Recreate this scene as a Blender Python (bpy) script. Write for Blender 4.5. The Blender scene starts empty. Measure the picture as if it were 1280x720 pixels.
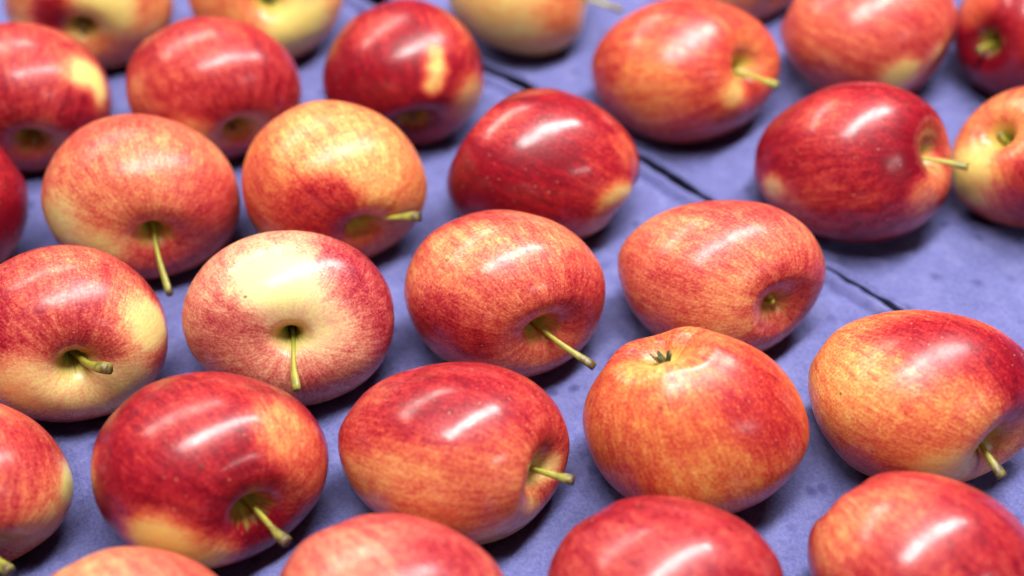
import bpy, math, random
import numpy as np
from mathutils import Vector, Matrix

# ------------------------------------------------------------------ camera, world, lights, exposure
scene = bpy.context.scene
col = scene.collection
W, H = 1280.0, 720.0
F = 1500.0                                   # focal length in photograph pixels
PITCH = math.radians(47.0)
CAM = np.array([0.0, -0.349, 0.407])
RIGHT = np.array([1.0, 0, 0])
UP = np.array([0, math.sin(PITCH), math.cos(PITCH)])
FWD = np.array([0, math.cos(PITCH), -math.sin(PITCH)])

cd = bpy.data.cameras.new('camera')
cam = bpy.data.objects.new('camera', cd)
col.objects.link(cam)
cam.location = CAM.tolist()
cam.rotation_euler = (math.pi / 2 - PITCH, 0, 0)
cd.sensor_width = 36.0
cd.lens = 36.0 * F / W
cd.clip_start = 0.01
cd.clip_end = 50
cd.dof.use_dof = True
cd.dof.focus_distance = 0.478
cd.dof.aperture_fstop = 3.2
scene.camera = cam

world = bpy.data.worlds.new('World')
scene.world = world
world.use_nodes = True
bg = world.node_tree.nodes['Background']
bg.inputs[0].default_value = (0.95, 0.97, 1.0, 1)
bg.inputs[1].default_value = 0.008

def tube_light(name, x, y, z, length, width, watts, colour):
    ld = bpy.data.lights.new(name, 'AREA')
    ld.shape = 'RECTANGLE'
    ld.size = length
    ld.size_y = width
    ld.energy = watts
    ld.color = colour
    o = bpy.data.objects.new(name, ld)
    col.objects.link(o)
    o.location = (x, y, z)
    o.rotation_euler = (0, 0, math.radians(42))
    return o
tube_light('ceiling_tube_lamp', 0.22, 0.16, 1.0, 1.30, 0.17, 32, (1.0, 0.97, 0.94))
tube_light('ceiling_tube_lamp', -0.66, 0.78, 0.95, 1.2, 0.34, 19, (1.0, 0.94, 0.85))
tube_light('ceiling_tube_lamp', 1.12, -1.05, 1.0, 0.6, 0.10, 7, (1.0, 0.97, 0.95))

scene.cycles.max_bounces = 6
scene.cycles.diffuse_bounces = 3
scene.cycles.glossy_bounces = 2
scene.cycles.use_denoising = True
scene.cycles.use_adaptive_sampling = True
scene.cycles.adaptive_threshold = 0.02
scene.view_settings.view_transform = 'Standard'
scene.view_settings.look = 'None'
scene.view_settings.exposure = 0.0
scene.view_settings.gamma = 1.0

def ray(px, py):
    d = FWD + RIGHT * ((px - W / 2) / F) - UP * ((py - H / 2) / F)
    return d                                  # unit depth along the camera axis

def on_plane(px, py, z):
    d = ray(px, py)
    return CAM + d * ((z - CAM[2]) / d[2])

def project(P):
    v = P - CAM
    dep = v @ FWD
    return W / 2 + F * (v @ RIGHT) / dep, H / 2 - F * (v @ UP) / dep, dep

def cam_dir(x, y, z):                         # x right, y up, z towards the camera -> unit world vector
    v = RIGHT * x + UP * y - FWD * z
    return v / np.linalg.norm(v)

# ------------------------------------------------------------------ material helpers
class NT:
    def __init__(self, name):
        self.m = bpy.data.materials.new(name)
        self.m.use_nodes = True
        self.t = self.m.node_tree
        self.b = self.t.nodes['Principled BSDF']
    def n(self, kind, **kw):
        nd = self.t.nodes.new(kind)
        for k, v in kw.items():
            setattr(nd, k, v)
        return nd
    def l(self, a, b):
        self.t.links.new(a, b)
    def val(self, sock, v):
        if hasattr(v, 'is_linked') or isinstance(v, bpy.types.NodeSocket):
            self.l(v, sock)
        else:
            sock.default_value = v
    def math(self, op, a, b=0.0, clamp=False):
        nd = self.n('ShaderNodeMath', operation=op, use_clamp=clamp)
        self.val(nd.inputs[0], a); self.val(nd.inputs[1], b)
        return nd.outputs[0]
    def noise(self, vec, scale, detail=3.0, rough=0.55, dist=0.0):
        nd = self.n('ShaderNodeTexNoise')
        self.l(vec, nd.inputs['Vector'])
        nd.inputs['Scale'].default_value = scale
        nd.inputs['Detail'].default_value = detail
        nd.inputs['Roughness'].default_value = rough
        nd.inputs['Distortion'].default_value = dist
        return nd.outputs['Fac']
    def mapr(self, v, a, b, c=0.0, d=1.0):
        nd = self.n('ShaderNodeMapRange', clamp=True)
        self.l(v, nd.inputs[0])
        for i, x in enumerate((a, b, c, d)):
            nd.inputs[i + 1].default_value = x
        return nd.outputs[0]
    def mix(self, fac, a, b, blend='MIX'):
        nd = self.n('ShaderNodeMix', data_type='RGBA', blend_type=blend)
        self.val(nd.inputs[0], fac); self.val(nd.inputs[6], a); self.val(nd.inputs[7], b)
        return nd.outputs[2]
    def attr(self, name, out='Fac'):
        nd = self.n('ShaderNodeAttribute', attribute_type='GEOMETRY', attribute_name=name)
        return nd.outputs[out]
    def ramp(self, fac, stops):
        nd = self.n('ShaderNodeValToRGB')
        e = nd.color_ramp.elements
        e[0].position, e[0].color = stops[0][0], stops[0][1] + (1,)
        e[1].position, e[1].color = stops[-1][0], stops[-1][1] + (1,)
        for p, c in stops[1:-1]:
            x = e.new(p); x.color = c + (1,)
        self.l(fac, nd.inputs[0])
        return nd.outputs[0]

def apple_material():
    q = NT('apple_skin')
    P = q.attr('fruit_pos', 'Vector')         # position on the unit fruit, shifted per fruit
    S = q.attr('streak_pos', 'Vector')        # stretched along the meridians
    blush = q.attr('blush')
    cav = q.attr('cavity')
    streak = q.noise(S, 5.0, 3.0, 0.62)
    fine = q.noise(S, 24.0, 2.0, 0.65)
    mott = q.noise(P, 8.0, 4.0, 0.68)
    grain = q.noise(P, 38.0, 2.0, 0.65)
    a = q.math('MULTIPLY', q.math('SUBTRACT', streak, 0.5), 0.46)
    b = q.math('MULTIPLY', q.math('SUBTRACT', fine, 0.5), 0.42)
    c = q.math('MULTIPLY', q.math('SUBTRACT', mott, 0.5), 0.52)
    d = q.math('MULTIPLY', q.math('SUBTRACT', grain, 0.5), 0.72)
    s = q.math('ADD', q.math('ADD', a, b), q.math('ADD', c, d))
    # pattern is weaker where the skin is plain yellow or solid red
    w = q.mapr(blush, 0.02, 0.35, 0.50, 1.0)
    w2 = q.mapr(blush, 0.80, 1.0, 1.0, 0.55)
    f = q.math('ADD', blush, q.math('MULTIPLY', s, q.math('MULTIPLY', w, w2)), True)
    gold = q.ramp(f, [(0.0, (0.72, 0.60, 0.15)), (0.16, (0.70, 0.41, 0.12)), (0.34, (0.66, 0.225, 0.062)),
                      (0.52, (0.56, 0.095, 0.038)), (0.70, (0.42, 0.028, 0.022)), (0.86, (0.29, 0.004, 0.013)),
                      (1.0, (0.15, 0.000, 0.007))])
    rosy = q.ramp(f, [(0.0, (0.76, 0.68, 0.27)), (0.16, (0.74, 0.52, 0.28)), (0.34, (0.66, 0.32, 0.19)),
                      (0.52, (0.55, 0.165, 0.115)), (0.70, (0.42, 0.060, 0.060)), (0.86, (0.30, 0.014, 0.030)),
                      (1.0, (0.17, 0.002, 0.013))])
    colr = q.mix(q.attr('rosy'), gold, rosy)
    # green and olive in the hollows
    cavn = q.math('ADD', cav, q.math('MULTIPLY', q.math('SUBTRACT', streak, 0.5), 1.1))
    g1 = q.mapr(cavn, 0.26, 0.95)
    colr = q.mix(g1, colr, (0.45, 0.46, 0.07, 1))
    g2 = q.mapr(cavn, 0.70, 1.1)
    colr = q.mix(g2, colr, (0.16, 0.20, 0.02, 1))
    # pale lenticels
    vor = q.n('ShaderNodeTexVoronoi', feature='F1')
    q.l(P, vor.inputs['Vector'])
    vor.inputs['Scale'].default_value = 11.0
    vor.inputs['Randomness'].default_value = 1.0
    dot = q.mapr(vor.outputs['Distance'], 0.05, 0.11, 1.0, 0.0)
    pick = q.mapr(mott, 0.40, 0.56)
    colr = q.mix(q.math('MULTIPLY', q.math('MULTIPLY', dot, pick), 0.60), colr, (0.78, 0.50, 0.26, 1))
    v2 = q.n('ShaderNodeTexVoronoi', feature='F1')
    q.l(P, v2.inputs['Vector']); v2.inputs['Scale'].default_value = 2.6
    sp = q.mapr(q.math('ADD', v2.outputs['Distance'], q.math('MULTIPLY', grain, 0.05)), 0.055, 0.085, 0.75, 0.0)
    colr = q.mix(sp, colr, (0.10, 0.045, 0.02, 1))
    q.l(colr, q.b.inputs['Base Color'])
    rn = q.mapr(mott, 0.3, 0.7, 0.36, 0.50)
    q.l(rn, q.b.inputs['Roughness'])
    q.b.inputs['Specular IOR Level'].default_value = 0.27
    brk = q.noise(P, 7.0, 3.0, 0.7)
    q.l(q.math('MULTIPLY', q.attr('gloss'), q.mapr(brk, 0.34, 0.62, 0.35, 1.0)), q.b.inputs['Coat Weight'])
    q.b.inputs['Coat IOR'].default_value = 1.42
    cr = q.math('SUBTRACT', 0.40, q.math('MULTIPLY', q.attr('gloss'), 0.22))
    q.l(q.math('ADD', cr, q.math('MULTIPLY', q.math('SUBTRACT', mott, 0.5), 0.22)), q.b.inputs['Coat Roughness'])
    bump = q.n('ShaderNodeBump')
    bump.inputs['Strength'].default_value = 0.26
    bump.inputs['Distance'].default_value = 0.0010
    hgt = q.math('ADD', q.math('MULTIPLY', mott, 0.5), q.math('MULTIPLY', brk, 0.8))
    q.l(hgt, bump.inputs['Height'])
    q.l(bump.outputs[0], q.b.inputs['Normal'])
    return q.m

def stem_material():
    q = NT('apple_stem')
    tc = q.n('ShaderNodeTexCoord').outputs['Object']
    t = q.attr('along')
    n1 = q.noise(tc, 260.0, 4.0)
    f = q.math('ADD', t, q.math('MULTIPLY', q.math('SUBTRACT', n1, 0.5), 0.7), True)
    c = q.ramp(f, [(0.0, (0.10, 0.15, 0.015)), (0.35, (0.28, 0.30, 0.03)), (0.75, (0.33, 0.31, 0.04)),
                   (0.92, (0.22, 0.20, 0.04)), (1.0, (0.10, 0.065, 0.025))])
    q.l(c, q.b.inputs['Base Color'])
    q.b.inputs['Roughness'].default_value = 0.42
    bump = q.n('ShaderNodeBump'); bump.inputs['Strength'].default_value = 0.4
    bump.inputs['Distance'].default_value = 0.0006
    q.l(n1, bump.inputs['Height']); q.l(bump.outputs[0], q.b.inputs['Normal'])
    return q.m

def calyx_material():
    q = NT('apple_calyx')
    tc = q.n('ShaderNodeTexCoord').outputs['Object']
    c = q.ramp(q.noise(tc, 300.0, 3.0), [(0.3, (0.03, 0.04, 0.012)), (0.7, (0.10, 0.10, 0.03))])
    q.l(c, q.b.inputs['Base Color'])
    q.b.inputs['Roughness'].default_value = 0.8
    return q.m

def tray_material():
    q = NT('violet_paper_pulp')
    tc = q.n('ShaderNodeTexCoord').outputs['Object']
    big = q.noise(tc, 14.0, 2.0, 0.6)
    mid = q.noise(tc, 75.0, 4.0, 0.65)
    fib = q.noise(tc, 620.0, 3.0, 0.75)
    c = q.ramp(big, [(0.3, (0.080, 0.085, 0.245)), (0.55, (0.097, 0.102, 0.285)), (0.75, (0.120, 0.126, 0.325))])
    c = q.mix(q.mapr(mid, 0.50, 0.70, 0.0, 0.50), c, (0.185, 0.192, 0.405, 1))
    c = q.mix(q.mapr(mid, 0.45, 0.28, 0.0, 0.55), c, (0.062, 0.066, 0.20, 1))
    c = q.mix(q.mapr(fib, 0.38, 0.66, 0.0, 0.55), c, (0.185, 0.192, 0.405, 1))
    vor = q.n('ShaderNodeTexVoronoi', feature='F1')
    q.l(tc, vor.inputs['Vector']); vor.inputs['Scale'].default_value = 72.0
    speck = q.math('MULTIPLY', q.mapr(vor.outputs['Distance'], 0.07, 0.25, 1.0, 0.0), q.mapr(big, 0.38, 0.52))
    c = q.mix(q.math('MULTIPLY', speck, 0.75), c, (0.045, 0.045, 0.16, 1))
    q.l(c, q.b.inputs['Base Color'])
    q.b.inputs['Roughness'].default_value = 0.85
    q.b.inputs['Specular IOR Level'].default_value = 0.25
    bump = q.n('ShaderNodeBump'); bump.inputs['Strength'].default_value = 0.8
    bump.inputs['Distance'].default_value = 0.0012
    hgt = q.math('ADD', q.math('MULTIPLY', mid, 1.3), q.math('MULTIPLY', fib, 0.6))
    hgt = q.math('SUBTRACT', hgt, q.math('MULTIPLY', speck, 0.8))
    q.l(hgt, bump.inputs['Height']); q.l(bump.outputs[0], q.b.inputs['Normal'])
    return q.m

def table_material():
    q = NT('dark_table')
    tc = q.n('ShaderNodeTexCoord').outputs['Object']
    c = q.ramp(q.noise(tc, 20.0, 4.0), [(0.3, (0.006, 0.006, 0.007)), (0.7, (0.012, 0.012, 0.014))])
    q.l(c, q.b.inputs['Base Color'])
    q.b.inputs['Roughness'].default_value = 0.7
    return q.m

M_SKIN, M_STEM, M_CALYX = apple_material(), stem_material(), calyx_material()
M_TRAY, M_TABLE = tray_material(), table_material()

# ------------------------------------------------------------------ geometry helpers
def build_mesh(name, verts, faces, mat, smooth=True):
    me = bpy.data.meshes.new(name)
    me.from_pydata([tuple(v) for v in verts], [], faces)
    me.materials.append(mat)
    if smooth:
        me.polygons.foreach_set('use_smooth', [True] * len(me.polygons))
    me.update()
    return me

def add_attr(me, name, data, kind='FLOAT'):
    a = me.attributes.new(name, kind, 'POINT')
    if kind == 'FLOAT':
        a.data.foreach_set('value', np.asarray(data, dtype=np.float32))
    else:
        a.data.foreach_set('vector', np.asarray(data, dtype=np.float32).ravel())

def wave_noise(P, rng, freq, n=14):
    out = np.zeros(len(P))
    for _ in range(n):
        k = rng.normal(size=3); k /= np.linalg.norm(k)
        out += np.sin(P @ (k * freq * rng.uniform(0.6, 1.5)) + rng.uniform(0, 6.283))
    return out / math.sqrt(n / 2.0)

def catmull(pts, n):
    pts = np.array(pts, float)
    ext = np.vstack([pts[0] * [-1, 1] if abs(pts[0][0]) < 1e-9 else 2 * pts[0] - pts[1], pts,
                     2 * pts[-1] - pts[-2]])
    ext[0] = [-pts[1][0], pts[1][1]]
    ext[-1] = [-pts[-2][0], pts[-2][1]]
    out = []
    segs = len(pts) - 1
    for t in np.linspace(0, segs, n):
        i = min(int(t), segs - 1); u = t - i
        p0, p1, p2, p3 = ext[i], ext[i + 1], ext[i + 2], ext[i + 3]
        out.append(0.5 * ((2 * p1) + (-p0 + p2) * u + (2 * p0 - 5 * p1 + 4 * p2 - p3) * u * u
                          + (-p0 + 3 * p1 - 3 * p2 + p3) * u ** 3))
    return np.array(out)

NP, NA = 76, 120
def unit_apple(rng, length=1.0, taper=0.0, cavw=0.8, lobes=0.03, cavd=1.0, bw=1.0):
    """A fruit of equatorial radius 1, stem hollow on +z. Returns verts, faces, profile parameter."""
    cw = cavw
    prof = [(0, 0.88 - 0.54 * cavd), (0.035 * cw, 0.88 - 0.51 * cavd), (0.08 * cw, 0.88 - 0.36 * cavd), (0.14 * cw, 0.88 - 0.215 * cavd),
            (0.225 * cw, 0.88 - 0.11 * cavd), (0.335 * cw, 0.88 - 0.040 * cavd), (0.43, 0.868), (0.57, 0.835), (0.72, 0.738), (0.855, 0.585), (0.955, 0.39), (1.0, 0.12),
            (0.985, -0.16), (0.91, -0.43), (0.775, -0.66), (0.60 + 0.10 * (bw - 1), -0.825), (0.45 * bw, -0.900), (0.33 * bw, -0.915),
            (0.22 * bw, -0.865), (0.12 * bw, -0.78), (0.05 * bw, -0.735), (0, -0.73)]
    pr = catmull(prof, NP)
    r, z = pr[:, 0].copy(), pr[:, 1].copy() * length
    r[0] = r[-1] = 0
    k = np.clip((-z + 0.1) / 0.9, 0, 1.1)
    r *= 1 - taper * k ** 1.3
    th = np.linspace(0, 2 * math.pi, NA, endpoint=False)
    ph = rng.uniform(0, 6.28)
    verts = [np.array([0, 0, z[0]])]
    tt = [0.0]
    for i in range(1, NP - 1):
        low = np.clip((0.25 - z[i]) / 1.0, 0, 1)
        high = np.clip((z[i] - 0.3) / 0.6, 0, 1)
        rr = r[i] * (1 + lobes * (0.35 + low) * np.cos(5 * th + ph) * 0.6 + lobes * 0.8 * np.cos(2 * th + ph * 2.3)
                     + lobes * 0.6 * np.cos(3 * th + ph * 1.7))
        zz = z[i] + (lobes * 1.5 * low * r[i] * np.cos(5 * th + ph)) + lobes * 1.3 * high * np.cos(2 * th + ph * 3.1) * min(1, r[i] * 2.2)
        verts.extend(np.stack([rr * np.cos(th), rr * np.sin(th), zz], 1))
        tt.extend([i / (NP - 1)] * NA)
    verts.append(np.array([0, 0, z[-1]])); tt.append(1.0)
    V = np.array(verts)
    # gentle irregularity of the whole fruit
    env = np.clip(np.hypot(V[:, 0], V[:, 1]) * 2, 0, 1)
    V *= (1 + 0.016 * env * wave_noise(V, rng, 2.4) + 0.0026 * env * wave_noise(V, rng, 9.0))[:, None]
    faces = []
    for j in range(NA):
        faces.append((0, 1 + j, 1 + (j + 1) % NA))
    for i in range(NP - 3):
        a = 1 + i * NA; b = a + NA
        for j in range(NA):
            j2 = (j + 1) % NA
            faces.append((a + j, b + j, b + j2, a + j2))
    a = 1 + (NP - 3) * NA
    e = len(V) - 1
    for j in range(NA):
        faces.append((a + j, e, a + (j + 1) % NA))
    return V, faces, np.array(tt)

def frame_from_axis(a, roll):
    h = np.array([0, 0, 1.0]) if abs(a[2]) < 0.9 else np.array([1.0, 0, 0])
    x = np.cross(h, a); x /= np.linalg.norm(x)
    y = np.cross(a, x)
    c, s = math.cos(roll), math.sin(roll)
    return np.stack([c * x + s * y, -s * x + c * y, a], 1)      # columns: local axes in world

def tube(points, radii, seg=12, cap=True):
    pts = [np.array(p) for p in points]
    V, Fc, al = [], [], []
    n = len(pts)
    t0 = pts[1] - pts[0]; t0 /= np.linalg.norm(t0)
    u = np.cross(t0, [0.3, 0.5, 0.8]); u /= np.linalg.norm(u)
    for i, p in enumerate(pts):
        t = pts[min(i + 1, n - 1)] - pts[max(i - 1, 0)]; t /= np.linalg.norm(t)
        u = u - t * (u @ t); u /= np.linalg.norm(u)
        w = np.cross(t, u)
        for j in range(seg):
            ang = 2 * math.pi * j / seg
            rj = radii[i] * (1 + 0.10 * math.sin(3 * ang + i * 0.35))
            V.append(p + rj * (math.cos(ang) * u + math.sin(ang) * w)); al.append(i / (n - 1))
    for i in range(n - 1):
        for j in range(seg):
            j2 = (j + 1) % seg
            Fc.append((i * seg + j, i * seg + j2, (i + 1) * seg + j2, (i + 1) * seg + j))
    if cap:
        V.append(pts[-1] - 0.25 * radii[-1] * t); al.append(1.0)
        e = len(V) - 1
        for j in range(seg):
            Fc.append(((n - 1) * seg + j, (n - 1) * seg + (j + 1) % seg, e))
    return np.array(V), Fc, np.array(al)

CUP = 0.0090        # depth of the moulded hollow under a fruit

# ------------------------------------------------------------------ the fruit
# each: centre and half size of its outline in the photograph, direction of the stem end
# (right, up, towards camera), shape, blush level, patches (u, v, radius, blush), stem tip, label
APPLES = [
 dict(c=(360, 398), h=(133, 110), ax=(.13, -.30, .94), L=.93, tp=.05, cw=0.72, cd=1.15, b=.44,
      p=[(-.14, -.36, .36, .02), (.12, .22, .34, .10), (.65, -.55, .42, .82), (.9, .1, .35, .80), (-.75, .2, .4, .60), (.3, .75, .3, .55), (-.4, .7, .3, .5)],
      stem=(372, 488), label='cream and pink apple facing the camera with dark stem hollow at its centre'),
 dict(c=(631, 368), h=(126, 106), ax=(.50, -.54, .66), L=.98, tp=.10, cw=0.78, b=.58,
      p=[(-.3, -.55, .45, .42), (-.5, .5, .4, .82), (.85, .1, .35, .78), (.25, .85, .3, .55), (0, 0, .35, .58)],
      stem=(743, 459), label='streaky orange red apple in the middle with long green stem pointing lower right'),
 dict(c=(902, 349), h=(134, 99), ax=(.60, -.42, .66), L=1.04, tp=.16, cw=1.05, cd=.50, stub=.08, cg=.62, b=.60,
      p=[(.15, .45, .32, .40), (.8, .2, .35, .74), (-.3, -.5, .35, .48), (-.6, .3, .4, .58)],
      stem=None, label='speckled orange apple beside the tray gap, its stem hollow creased and without visible stem'),
 dict(c=(870, 528), h=(142, 120), ax=(.36, -.84, -.34), L=1.0, tp=.03, cw=0.78, b=.52, lobes=.034, bw=1.16,
      p=[(.65, -.2, .5, .74), (-.75, .2, .4, .52), (.15, .65, .4, .40), (-.32, -.70, .28, .26), (-.2, .0, .3, .50)],
      stem=None, label='orange apple with its green calyx end turned up, in front of the creased apple'),
 dict(c=(567, 568), h=(145, 116), ax=(.88, -.22, .42), L=1.02, tp=.10, cw=0.82, b=.70,
      p=[(0, -.6, .6, .86), (-.25, .5, .45, .42), (-.85, .35, .3, .36), (.5, .8, .35, .30), (.92, .25, .18, .1), (.4, .3, .4, .52)],
      stem=(717, 601), label='glossy red apple yellow underneath, short green stem sticking out to the right'),
 dict(c=(262, 588), h=(149, 124), ax=(.60, -.46, .64), L=.97, tp=.08, cw=0.78, b=.93,
      p=[(.66, -.30, .27, .40), (-.36, .74, .26, -.02), (-.05, .90, .28, .04), (-.98, 0, .16, .52), (.85, .1, .3, .6)],
      stem=(360, 679), label='crimson apple with an orange patch on its shoulder and a yellow patch low down'),
 dict(c=(80, 417), h=(130, 111), ax=(.40, -.42, .80), L=.95, tp=.06, cw=0.86, b=.70,
      p=[(.80, -.15, .34, .07), (.55, .6, .33, .16), (-.45, .62, .34, .16), (-.85, -.1, .35, .92), (.1, .75, .3, .16)],
      stem=(137, 461), rs=.0017, label='red apple with a broad yellow cheek and stubby stem, at the left edge'),
 dict(c=(176, 246), h=(125, 104), ax=(.32, -.64, .69), L=.97, tp=.08, cw=0.78, b=.58,
      p=[(-.80, .35, .32, .10), (-.5, .62, .32, .16), (.7, .2, .35, .70), (.2, .85, .3, .70), (0, -.5, .4, .50)],
      stem=(213, 369), label='dull pinkish red apple with a long yellow stem hanging straight down'),
 dict(c=(418, 228), h=(116, 103), ax=(.44, -.70, .52), L=1.0, tp=.10, cw=0.78, b=.42,
      p=[(.25, -.15, .45, .27), (-.85, .1, .35, .60), (-.2, .35, .35, .84), (.05, .55, .3, .82), (-.3, -.6, .35, .34), (.8, .3, .3, .42)],
      stem=(525, 271), label='pale orange apple with a red lower side and stem turned right'),
 dict(c=(679, 208), h=(121, 98), ax=(-.84, .50, .06), L=1.0, tp=.05, cw=0.70, b=.94,
      p=[(.76, .42, .22, .10), (.62, .72, .26, .45), (.9, -.2, .2, .6), (-.4, -.6, .25, .75)],
      stem=None, label='shiny deep red apple beside the tray gap with no stem in view'),
 dict(c=(1066, 203), h=(124, 101), ax=(.78, .08, .58), L=1.05, tp=.14, cw=0.82, b=.90,
      p=[(-.3, -.6, .3, .70), (-.82, .33, .20, .22), (.75, .35, .22, .50), (.95, .0, .18, .35), (-.5, .72, .3, .66)],
      stem=(1210, 209), label='dark red apple with a long thin stem reaching its right neighbour'),
 dict(c=(857, 88), h=(118, 91), ax=(.72, -.03, .66), L=1.04, tp=.14, cw=0.86, b=.62,
      p=[(-.3, .35, .4, .46), (.62, .25, .22, .20), (.2, .8, .35, .72), (.85, -.2, .3, .45), (-.9, .1, .3, .68)],
      stem=(972, 108), label='orange red apple beyond the gap with a green stem pointing right'),
 dict(c=(1086, 42), h=(111, 90), ax=(.80, -.52, .20), L=1.0, tp=.08, cw=0.86, b=.66,
      p=[(.42, .52, .22, .02), (.85, .3, .25, .30), (-.5, .2, .4, .60)],
      stem=None, label='red apple with a bright yellow spot behind the dark red apple'),
 dict(c=(1158, 499), h=(148, 112), ax=(.57, -.53, .63), L=1.04, tp=.16, cw=0.82, b=.42,
      p=[(.25, -.65, .5, .84), (.85, -.25, .45, .92), (-.45, -.1, .4, .33), (.3, .75, .25, .12), (-.5, .75, .3, .55), (.4, .2, .3, .45)],
      stem=(1253, 597), label='two tone apple, golden below and crimson above, cut by the right edge'),
 dict(c=(1157, 715), h=(148, 126), ax=(.62, -.66, .42), L=1.0, tp=.10, cw=0.78, b=.74,
      p=[(-.7, -.3, .4, .48), (.6, -.3, .5, .84), (-.2, -.6, .3, .55)],
      stem=None, label='red apple in the lower right corner, the bottom cut off by the frame'),
 dict(c=(832, 746), h=(150, 127), ax=(.62, -.62, .48), L=1.0, tp=.10, cw=0.78, b=.86,
      p=[(-.3, -.5, .3, .76)],
      stem=None, label='plain red apple at the bottom edge in front of the upturned orange apple'),
 dict(c=(490, 767), h=(149, 126), ax=(.6, -.66, .45), L=1.0, tp=.08, cw=0.78, b=.70,
      p=[(-.4, -.5, .4, .56), (.4, -.5, .3, .80)],
      stem=None, label='rosy apple at the bottom edge in front of the glossy red and yellow one'),
 dict(c=(160, 811), h=(152, 128), ax=(.5, -.7, .5), L=1.0, tp=.08, cw=0.78, b=.48,
      p=[(.4, -.7, .4, .60)],
      stem=None, label='peach orange apple of which only the top shows at the bottom edge'),
 dict(c=(-54, 611), h=(146, 115), ax=(.46, -.74, .46), L=1.0, tp=.08, cw=0.86, b=.62,
      p=[(.93, -.05, .20, -.05), (.6, -.5, .3, .74), (.65, .5, .3, .35)],
      stem=(14, 716), label='red apple with a narrow yellow stripe at the lower left edge'),
 dict(c=(-84, 258), h=(120, 103), ax=(-.5, -.5, .5), L=1.0, tp=.08, cw=0.78, b=.92,
      p=[(.8, .6, .3, .5)],
      stem=None, label='deep red sliver of an apple cut by the left edge'),
 dict(c=(30, 121), h=(110, 94), ax=(.26, -.80, .50), L=.97, tp=.06, cw=0.86, b=.74,
      p=[(.72, -.2, .28, -.05), (.2, .6, .3, .34), (-.2, -.7, .4, .72), (.5, .2, .25, .9)],
      stem=None, label='blurred red apple with a yellow spot on its right, upper left edge'),
 dict(c=(267, 110), h=(110, 90), ax=(.46, -.80, .40), L=.98, tp=.08, cw=0.86, b=.80,
      p=[(.35, .62, .32, .26), (-.9, .2, .3, .58), (-.2, -.7, .4, .70), (-.2, .75, .3, .35)],
      stem=None, label='blurred red apple behind the pale orange one, its dark hollow facing down'),
 dict(c=(504, 90), h=(101, 92), ax=(.20, -.88, .40), L=1.0, tp=.08, cw=0.86, b=.95,
      p=[(.38, -.26, .13, .26), (.37, -.06, .14, .14), (.33, .16, .12, .22), (.85, .3, .3, .28), (-.4, -.6, .3, .74), (.6, -.5, .3, .72)],
      stem=None, label='crimson apple with a golden streak down its right cheek, top centre'),
 dict(c=(652, -17), h=(93, 86), ax=(.96, -.24, .10), L=1.0, tp=.10, cw=0.78, b=.22,
      p=[(.5, .3, .3, .42), (-.3, .6, .4, .14)],
      stem=(778, 13), label='mostly yellow apple cut by the top edge beyond the gap'),
 dict(c=(332, -6), h=(98, 83), ax=(.22, -.30, .92), L=.96, tp=.06, cw=0.90, b=.42,
      p=[(.35, .5, .4, .04), (-.5, .2, .4, .42)],
      stem=None, label='orange apple at the top edge with its dark hollow facing the camera'),
 dict(c=(111, 0), h=(106, 86), ax=(.06, -.70, .68), L=.97, tp=.08, cw=0.90, b=.40,
      p=[(-.45, .25, .25, .92), (.15, .2, .35, .03), (-.85, .45, .2, .10), (.7, .4, .3, .35)],
      stem=None, label='yellow and crimson apple in the upper left corner'),
 dict(c=(1286, 40), h=(97, 85), ax=(-.86, -.26, .42), L=1.0, tp=.10, cw=0.78, b=.92,
      p=[(-.75, -.35, .28, .58)],
      stem=(1222, 64), label='crimson apple in the upper right corner with its green hollow facing left'),
 dict(c=(1294, 195), h=(109, 90), ax=(-.76, .34, .52), L=1.0, tp=.08, cw=0.86, b=.52,
      p=[(-.75, .25, .35, .05), (.2, .6, .5, .88), (-.3, -.5, .3, .40)],
      stem=None, label='apple with yellow green hollow facing left, at the right edge'),
 dict(c=(930, -46), h=(90, 77), ax=(.5, -.6, .4), L=1.0, tp=.08, cw=0.78, b=.50,
      p=[], stem=None, label='orange apple peeking between two larger ones at the top edge'),
 dict(c=(1140, -76), h=(88, 77), ax=(.5, -.6, .4), L=1.0, tp=.08, cw=0.78, b=.28,
      p=[], stem=None, label='sliver of a golden apple at the top edge left of the crimson corner apple'),
]

def fit(V0, spec):
    """scale, breadth and place of a fruit so that it rests in its hollow where the photograph shows it"""
    (cx, cy), (hw, hh) = spec['c'], spec['h']
    dep = 0.512
    s, sx = 0.036, 1.12
    pos = on_plane(cx, cy, 0.03)
    for _ in range(14):
        Q = V0 * s
        Q = Q * [sx, 1, 1]
        low = Q[:, 2].min()
        pos[2] = -CUP + 0.0006 - low
        X, Y, D = project(Q + pos)
        w, h = (X.max() - X.min()) / 2, (Y.max() - Y.min()) / 2
        ex, ey = (X.max() + X.min()) / 2 - cx, (Y.max() + Y.min()) / 2 - cy
        d = D.mean()
        s *= (hh / h) ** 0.8
        sx *= ((hw / w) / (hh / h)) ** 0.8
        sx = min(max(sx, 0.98), 1.30)
        pos[0] -= ex * d / F
        pos[1] += 0.9 * ey * d / F / math.sin(PITCH)
    return s, sx, pos

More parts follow.
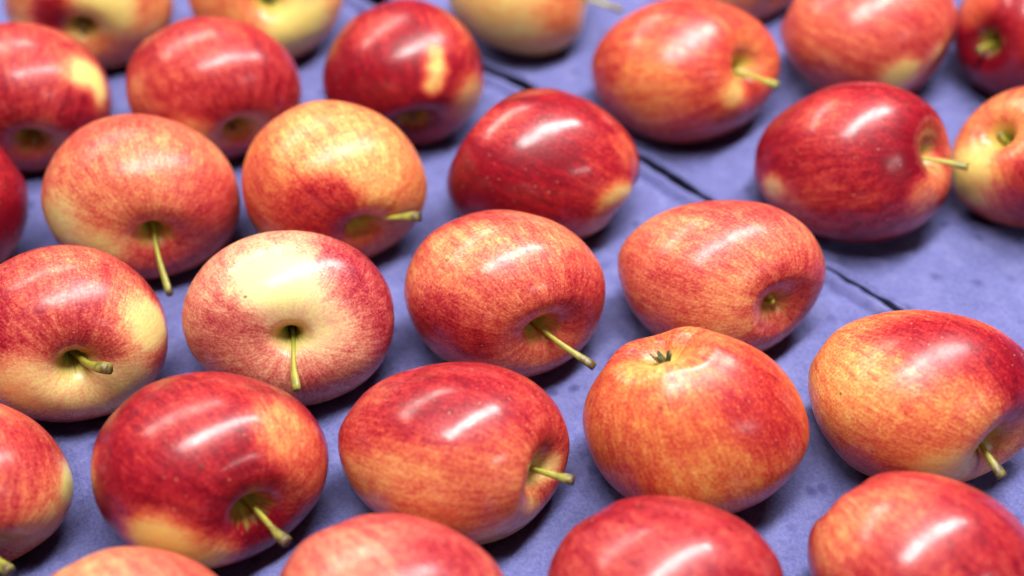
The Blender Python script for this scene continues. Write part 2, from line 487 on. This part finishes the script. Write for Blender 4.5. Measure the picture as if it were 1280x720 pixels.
ROSY = [.95, .35, .40, .0, .25, .15, .45, .35, .1, .1, .2, .05, .3, .1, .3, .45, .70, .5, .3, .1, .35, .25, .1, .1, .1, .15, .1, .1, .2, .2]
GLOSS = [.75, .85, .75, .75, 1.0, .85, .70, .50, .55, 1.0, .90, .75, .70, .60, .95, .90, .70, .50, .60, .8, .75, .75, .75, .6, .7, .7, .95, .8, .6, .6]
FRUIT = []
for i, sp in enumerate(APPLES):
    rng = np.random.default_rng(101 + i)
    V, faces, tt = unit_apple(rng, sp['L'], sp['tp'], sp['cw'], sp.get('lobes', 0.020), sp.get('cd', 1.0), sp.get('bw', 1.0))
    R = frame_from_axis(cam_dir(*sp['ax']), rng.uniform(0, 6.28))
    Vr = V @ R.T
    s, sx, pos = fit(Vr, sp)
    Wd = Vr * s * [sx, 1, 1]
    low = Wd[:, 2].min()
    base = np.array([pos[0], pos[1], pos[2] + low])
    # blush: level of red on the skin, in patches with ragged borders
    dirs = Vr / np.maximum(np.linalg.norm(Vr, axis=1), 1e-6)[:, None]
    n1 = wave_noise(V, rng, 4.0); n2 = wave_noise(V, rng, 9.0)
    blush = np.full(len(V), sp['b']) + 0.05 * n1
    for (u, v, rad, val) in sp['p']:
        rr = math.hypot(u, v)
        if rr > 0.99:
            u, v = u * .99 / rr, v * .99 / rr
        lz = CAM - pos; lz /= np.linalg.norm(lz)
        lx = RIGHT - lz * (RIGHT @ lz); lx /= np.linalg.norm(lx)
        ly = np.cross(lz, lx)
        pd = lx * u - ly * v + lz * math.sqrt(max(0.02, 1 - u * u - v * v))
        pd /= np.linalg.norm(pd)
        ang = np.arccos(np.clip(dirs @ pd, -1, 1))
        m = ang / (rad * 1.30) + 0.09 * n1 + 0.07 * n2
        wgt = np.clip((1.38 - m) / 0.95, 0, 1); wgt = wgt * wgt * (3 - 2 * wgt)
        blush = blush * (1 - wgt) + val * wgt
    # hollow colouring from the profile parameter
    rho = np.hypot(V[:, 0], V[:, 1])
    top = tt < 0.5
    cav = np.where(top, np.clip(1.15 - rho / (0.30 * sp['cw']), 0, 1.1), np.clip(0.9 - rho / 0.36, 0, 1))
    cav = cav * sp.get('cg', 1.0)
    root = bpy.data.objects.new('apple', None)
    root.empty_display_size = 0.02
    col.objects.link(root)
    root.location = base.tolist()
    root['label'] = sp['label']; root['category'] = 'apple'; root['group'] = 'apples laid out on the violet trays'
    offs = pos - base
    me = build_mesh('skin', Wd + offs, faces, M_SKIN)
    shift = rng.uniform(-20, 20, 3)
    add_attr(me, 'blush', np.clip(blush, -0.2, 1.0))
    add_attr(me, 'cavity', cav)
    add_attr(me, 'gloss', np.full(len(V), GLOSS[i]))
    add_attr(me, 'rosy', np.full(len(V), ROSY[i]))
    add_attr(me, 'fruit_pos', V + shift, 'FLOAT_VECTOR')
    rn = np.maximum(np.hypot(V[:, 0], V[:, 1]), 1e-4)
    thv = np.stack([V[:, 0] / rn, V[:, 1] / rn], 1) * (0.85 + 0.15 * np.clip(rn, 0, 1))[:, None]
    add_attr(me, 'streak_pos', np.concatenate([thv * 1.6, V[:, 2:3] * 0.26], 1) + shift, 'FLOAT_VECTOR')
    o = bpy.data.objects.new('skin', me); col.objects.link(o); o.parent = root
    def loc(p):                                # unit-fruit point -> local to the root
        return (R @ np.array(p, float)) * s * np.array([sx, 1, 1]) + offs
    # stem
    cb = V[0]
    b0 = loc((cb[0], cb[1], cb[2] - 0.04))
    ax = loc((0, 0, 1)) - loc((0, 0, 0))
    if sp['stem'] is not None:
        target = b0 + ax * sp.get('sl', 0.72) + base
        dep = project(target[None])[2][0]
        end = CAM + ray(*sp['stem']) * dep - base
        rs = sp.get('rs', 0.00120)
    else:
        end = b0 + ax * sp.get('stub', 0.42) + rng.normal(size=3) * 0.0015
        rs = 0.00105
    ctrl = b0 + ax * 0.40
    pts, rad = [], []
    knob = rng.uniform(0.15, 0.75)
    N = 22
    for k in range(N):
        t = k / (N - 1)
        p = (1 - t) ** 2 * b0 + 2 * t * (1 - t) * ctrl + t * t * end
        pts.append(p + np.array([math.sin(t * 5 + i), math.cos(t * 4 + i), 0]) * 0.0007 * math.sin(t * 3.0))
        rr = rs * (1 + 0.06 * math.sin(t * 17 + i * 2)) * (1.12 - 0.35 * math.sin(math.pi * min(t * 1.15, 1)))
        if t > 0.82:
            rr *= 1 + knob * math.sin((t - 0.82) / 0.18 * math.pi * 0.62)
        rad.append(rr)
    sv, sf, al = tube(pts, rad)
    sm = build_mesh('stem', sv, sf, M_STEM); add_attr(sm, 'along', al * rng.uniform(0.92, 1.08))
    so = bpy.data.objects.new('stem', sm); col.objects.link(so); so.parent = root
    # calyx: five withered sepals in the hollow of the other end
    cv, cf = [], []
    zc = V[-1][2]
    for k in range(5):
        a0 = k * 2 * math.pi / 5 + rng.uniform(-.2, .2)
        ln = rng.uniform(0.06, 0.10)
        rows = 5
        st = len(cv)
        for q in range(rows):
            t = q / (rows - 1)
            rr = 0.03 + ln * t * 0.75
            wd = 0.042 * (1 - t) ** 0.7 + 0.004
            zz = zc - 0.02 - 0.19 * t + 0.08 * t * t * rng.uniform(0.2, 1.0)
            for sd in (-1, 0, 1):
                aa = a0 + sd * wd / rr * 0.8
                cv.append(loc((rr * math.cos(aa), rr * math.sin(aa), zz + (0.012 if sd == 0 else 0))))
        for q in range(rows - 1):
            for sd in range(2):
                a1 = st + q * 3 + sd
                cf.append((a1, a1 + 1, a1 + 4, a1 + 3))
    cm = build_mesh('calyx', cv, cf, M_CALYX)
    co = bpy.data.objects.new('calyx', cm); col.objects.link(co); co.parent = root
    md = co.modifiers.new('thickness', 'SOLIDIFY'); md.thickness = 0.0005
    FRUIT.append((base, s * sx, s))

# ------------------------------------------------------------------ trays and the table under them
gA, gB = on_plane(612, 83, 0), on_plane(1128, 388, 0)
GD = (gB - gA) / np.linalg.norm(gB - gA)                    # along the gap
GN = np.array([-GD[1], GD[0], 0])                           # towards the far tray
cupsxy = np.array([b[:2] for b, _, _ in FRUIT])

def tray_height(P, edge):
    """P: (n,2) world points, edge: distance from the tray border along the gap"""
    z = np.zeros(len(P))
    for (cxy, (b, rx, rs)) in zip(cupsxy, FRUIT):
        d = P - cxy
        r = np.sqrt((d[:, 0] / 1.08) ** 2 + d[:, 1] ** 2) / 0.044
        near = r < 1.0
        z[near] -= CUP * (1 - r[near] ** 2) ** 1.5
    z += 0.0014 * np.sin(P[:, 0] * 61 + 1.3 * np.sin(P[:, 1] * 47)) + 0.0008 * np.sin(P[:, 1] * 83 + P[:, 0] * 35)
    z += 0.0008 * np.sin(P[:, 0] * 190 + 2 * np.sin(P[:, 1] * 120)) * np.sin(P[:, 1] * 170 + 1.5 * np.sin(P[:, 0] * 140))
    return z

def make_tray(sign, label, gap, lip, depth=0.62, length=1.1):
    rng = np.random.default_rng(7 if sign > 0 else 8)
    mid = (gA + gB) / 2
    nu, nv = 420, 270
    us = np.linspace(-length / 2, length / 2, nu)
    tv = np.linspace(0, 1, nv)
    vs = depth * (0.35 * tv + 0.65 * tv ** 2.0)             # finer towards the edge at the gap
    U, Vv = np.meshgrid(us, vs, indexing='ij')
    ragged = 0.0003 * np.sin(U * 260) + 0.0002 * np.sin(U * 613 + 1) + 0.0003 * np.sin(U * 97 + 2)
    fall = np.clip(1 - Vv / 0.03, 0, 1)
    P = mid[None, None, :2] + U[..., None] * GD[:2] + (sign * (Vv + np.clip(gap / 2 - 0.0170 * U, 0.0014, 0.0075) + ragged * fall))[..., None] * GN[:2]
    flat = P.reshape(-1, 2)
    z = tray_height(flat, Vv.ravel()).reshape(U.shape)
    if lip == 'fold':                                       # pressed groove running beside the edge
        z += -0.0034 * np.exp(-((Vv - 0.0085) / 0.0020) ** 2) + 0.0018 * np.exp(-((Vv - 0.0032) / 0.0022) ** 2)
    else:
        z += 0.0014 * np.exp(-((Vv - 0.002) / 0.0025) ** 2)
    z += -0.0014 * np.clip(1 - Vv / 0.0018, 0, 1) ** 2
    n = nu * nv
    top = np.concatenate([flat, z.reshape(-1, 1)], 1)
    bot = top - [0, 0, 0.0022]
    verts = np.concatenate([top, bot])
    idx = np.arange(n).reshape(nu, nv)
    q = np.stack([idx[:-1, :-1], idx[1:, :-1], idx[1:, 1:], idx[:-1, 1:]], -1).reshape(-1, 4)
    if sign < 0:
        q = q[:, ::-1]
    qb = q[:, ::-1] + n
    rim = np.concatenate([idx[:, 0], idx[-1, 1:], idx[::-1, -1][1:], idx[0, ::-1][1:-1]])
    nx = np.roll(rim, -1)
    side = np.stack([rim, rim + n, nx + n, nx], -1)
    if sign < 0:
        side = side[:, ::-1]
    faces = np.concatenate([q, qb, side[:, ::-1]]).tolist()
    me = build_mesh('fruit_tray', verts, faces, M_TRAY)
    o = bpy.data.objects.new('fruit_tray', me)
    col.objects.link(o)
    o['label'] = label; o['category'] = 'tray'; o['group'] = 'violet paper pulp fruit trays'
    return o

make_tray(-1, 'violet moulded paper tray carrying most apples on the near side of the gap', 0.0048, 'fold')
make_tray(+1, 'violet moulded paper tray at upper right beyond the black gap', 0.0048, 'plain')

tv = [(-1.2, -1.0, -0.022), (1.2, -1.0, -0.022), (1.2, 1.4, -0.022), (-1.2, 1.4, -0.022),
      (-1.2, -1.0, -0.05), (1.2, -1.0, -0.05), (1.2, 1.4, -0.05), (-1.2, 1.4, -0.05)]
tf = [(0, 1, 2, 3), (7, 6, 5, 4), (0, 4, 5, 1), (1, 5, 6, 2), (2, 6, 7, 3), (3, 7, 4, 0)]
to = bpy.data.objects.new('table_top', build_mesh('table_top', tv, tf, M_TABLE, False))
col.objects.link(to)
to['kind'] = 'structure'
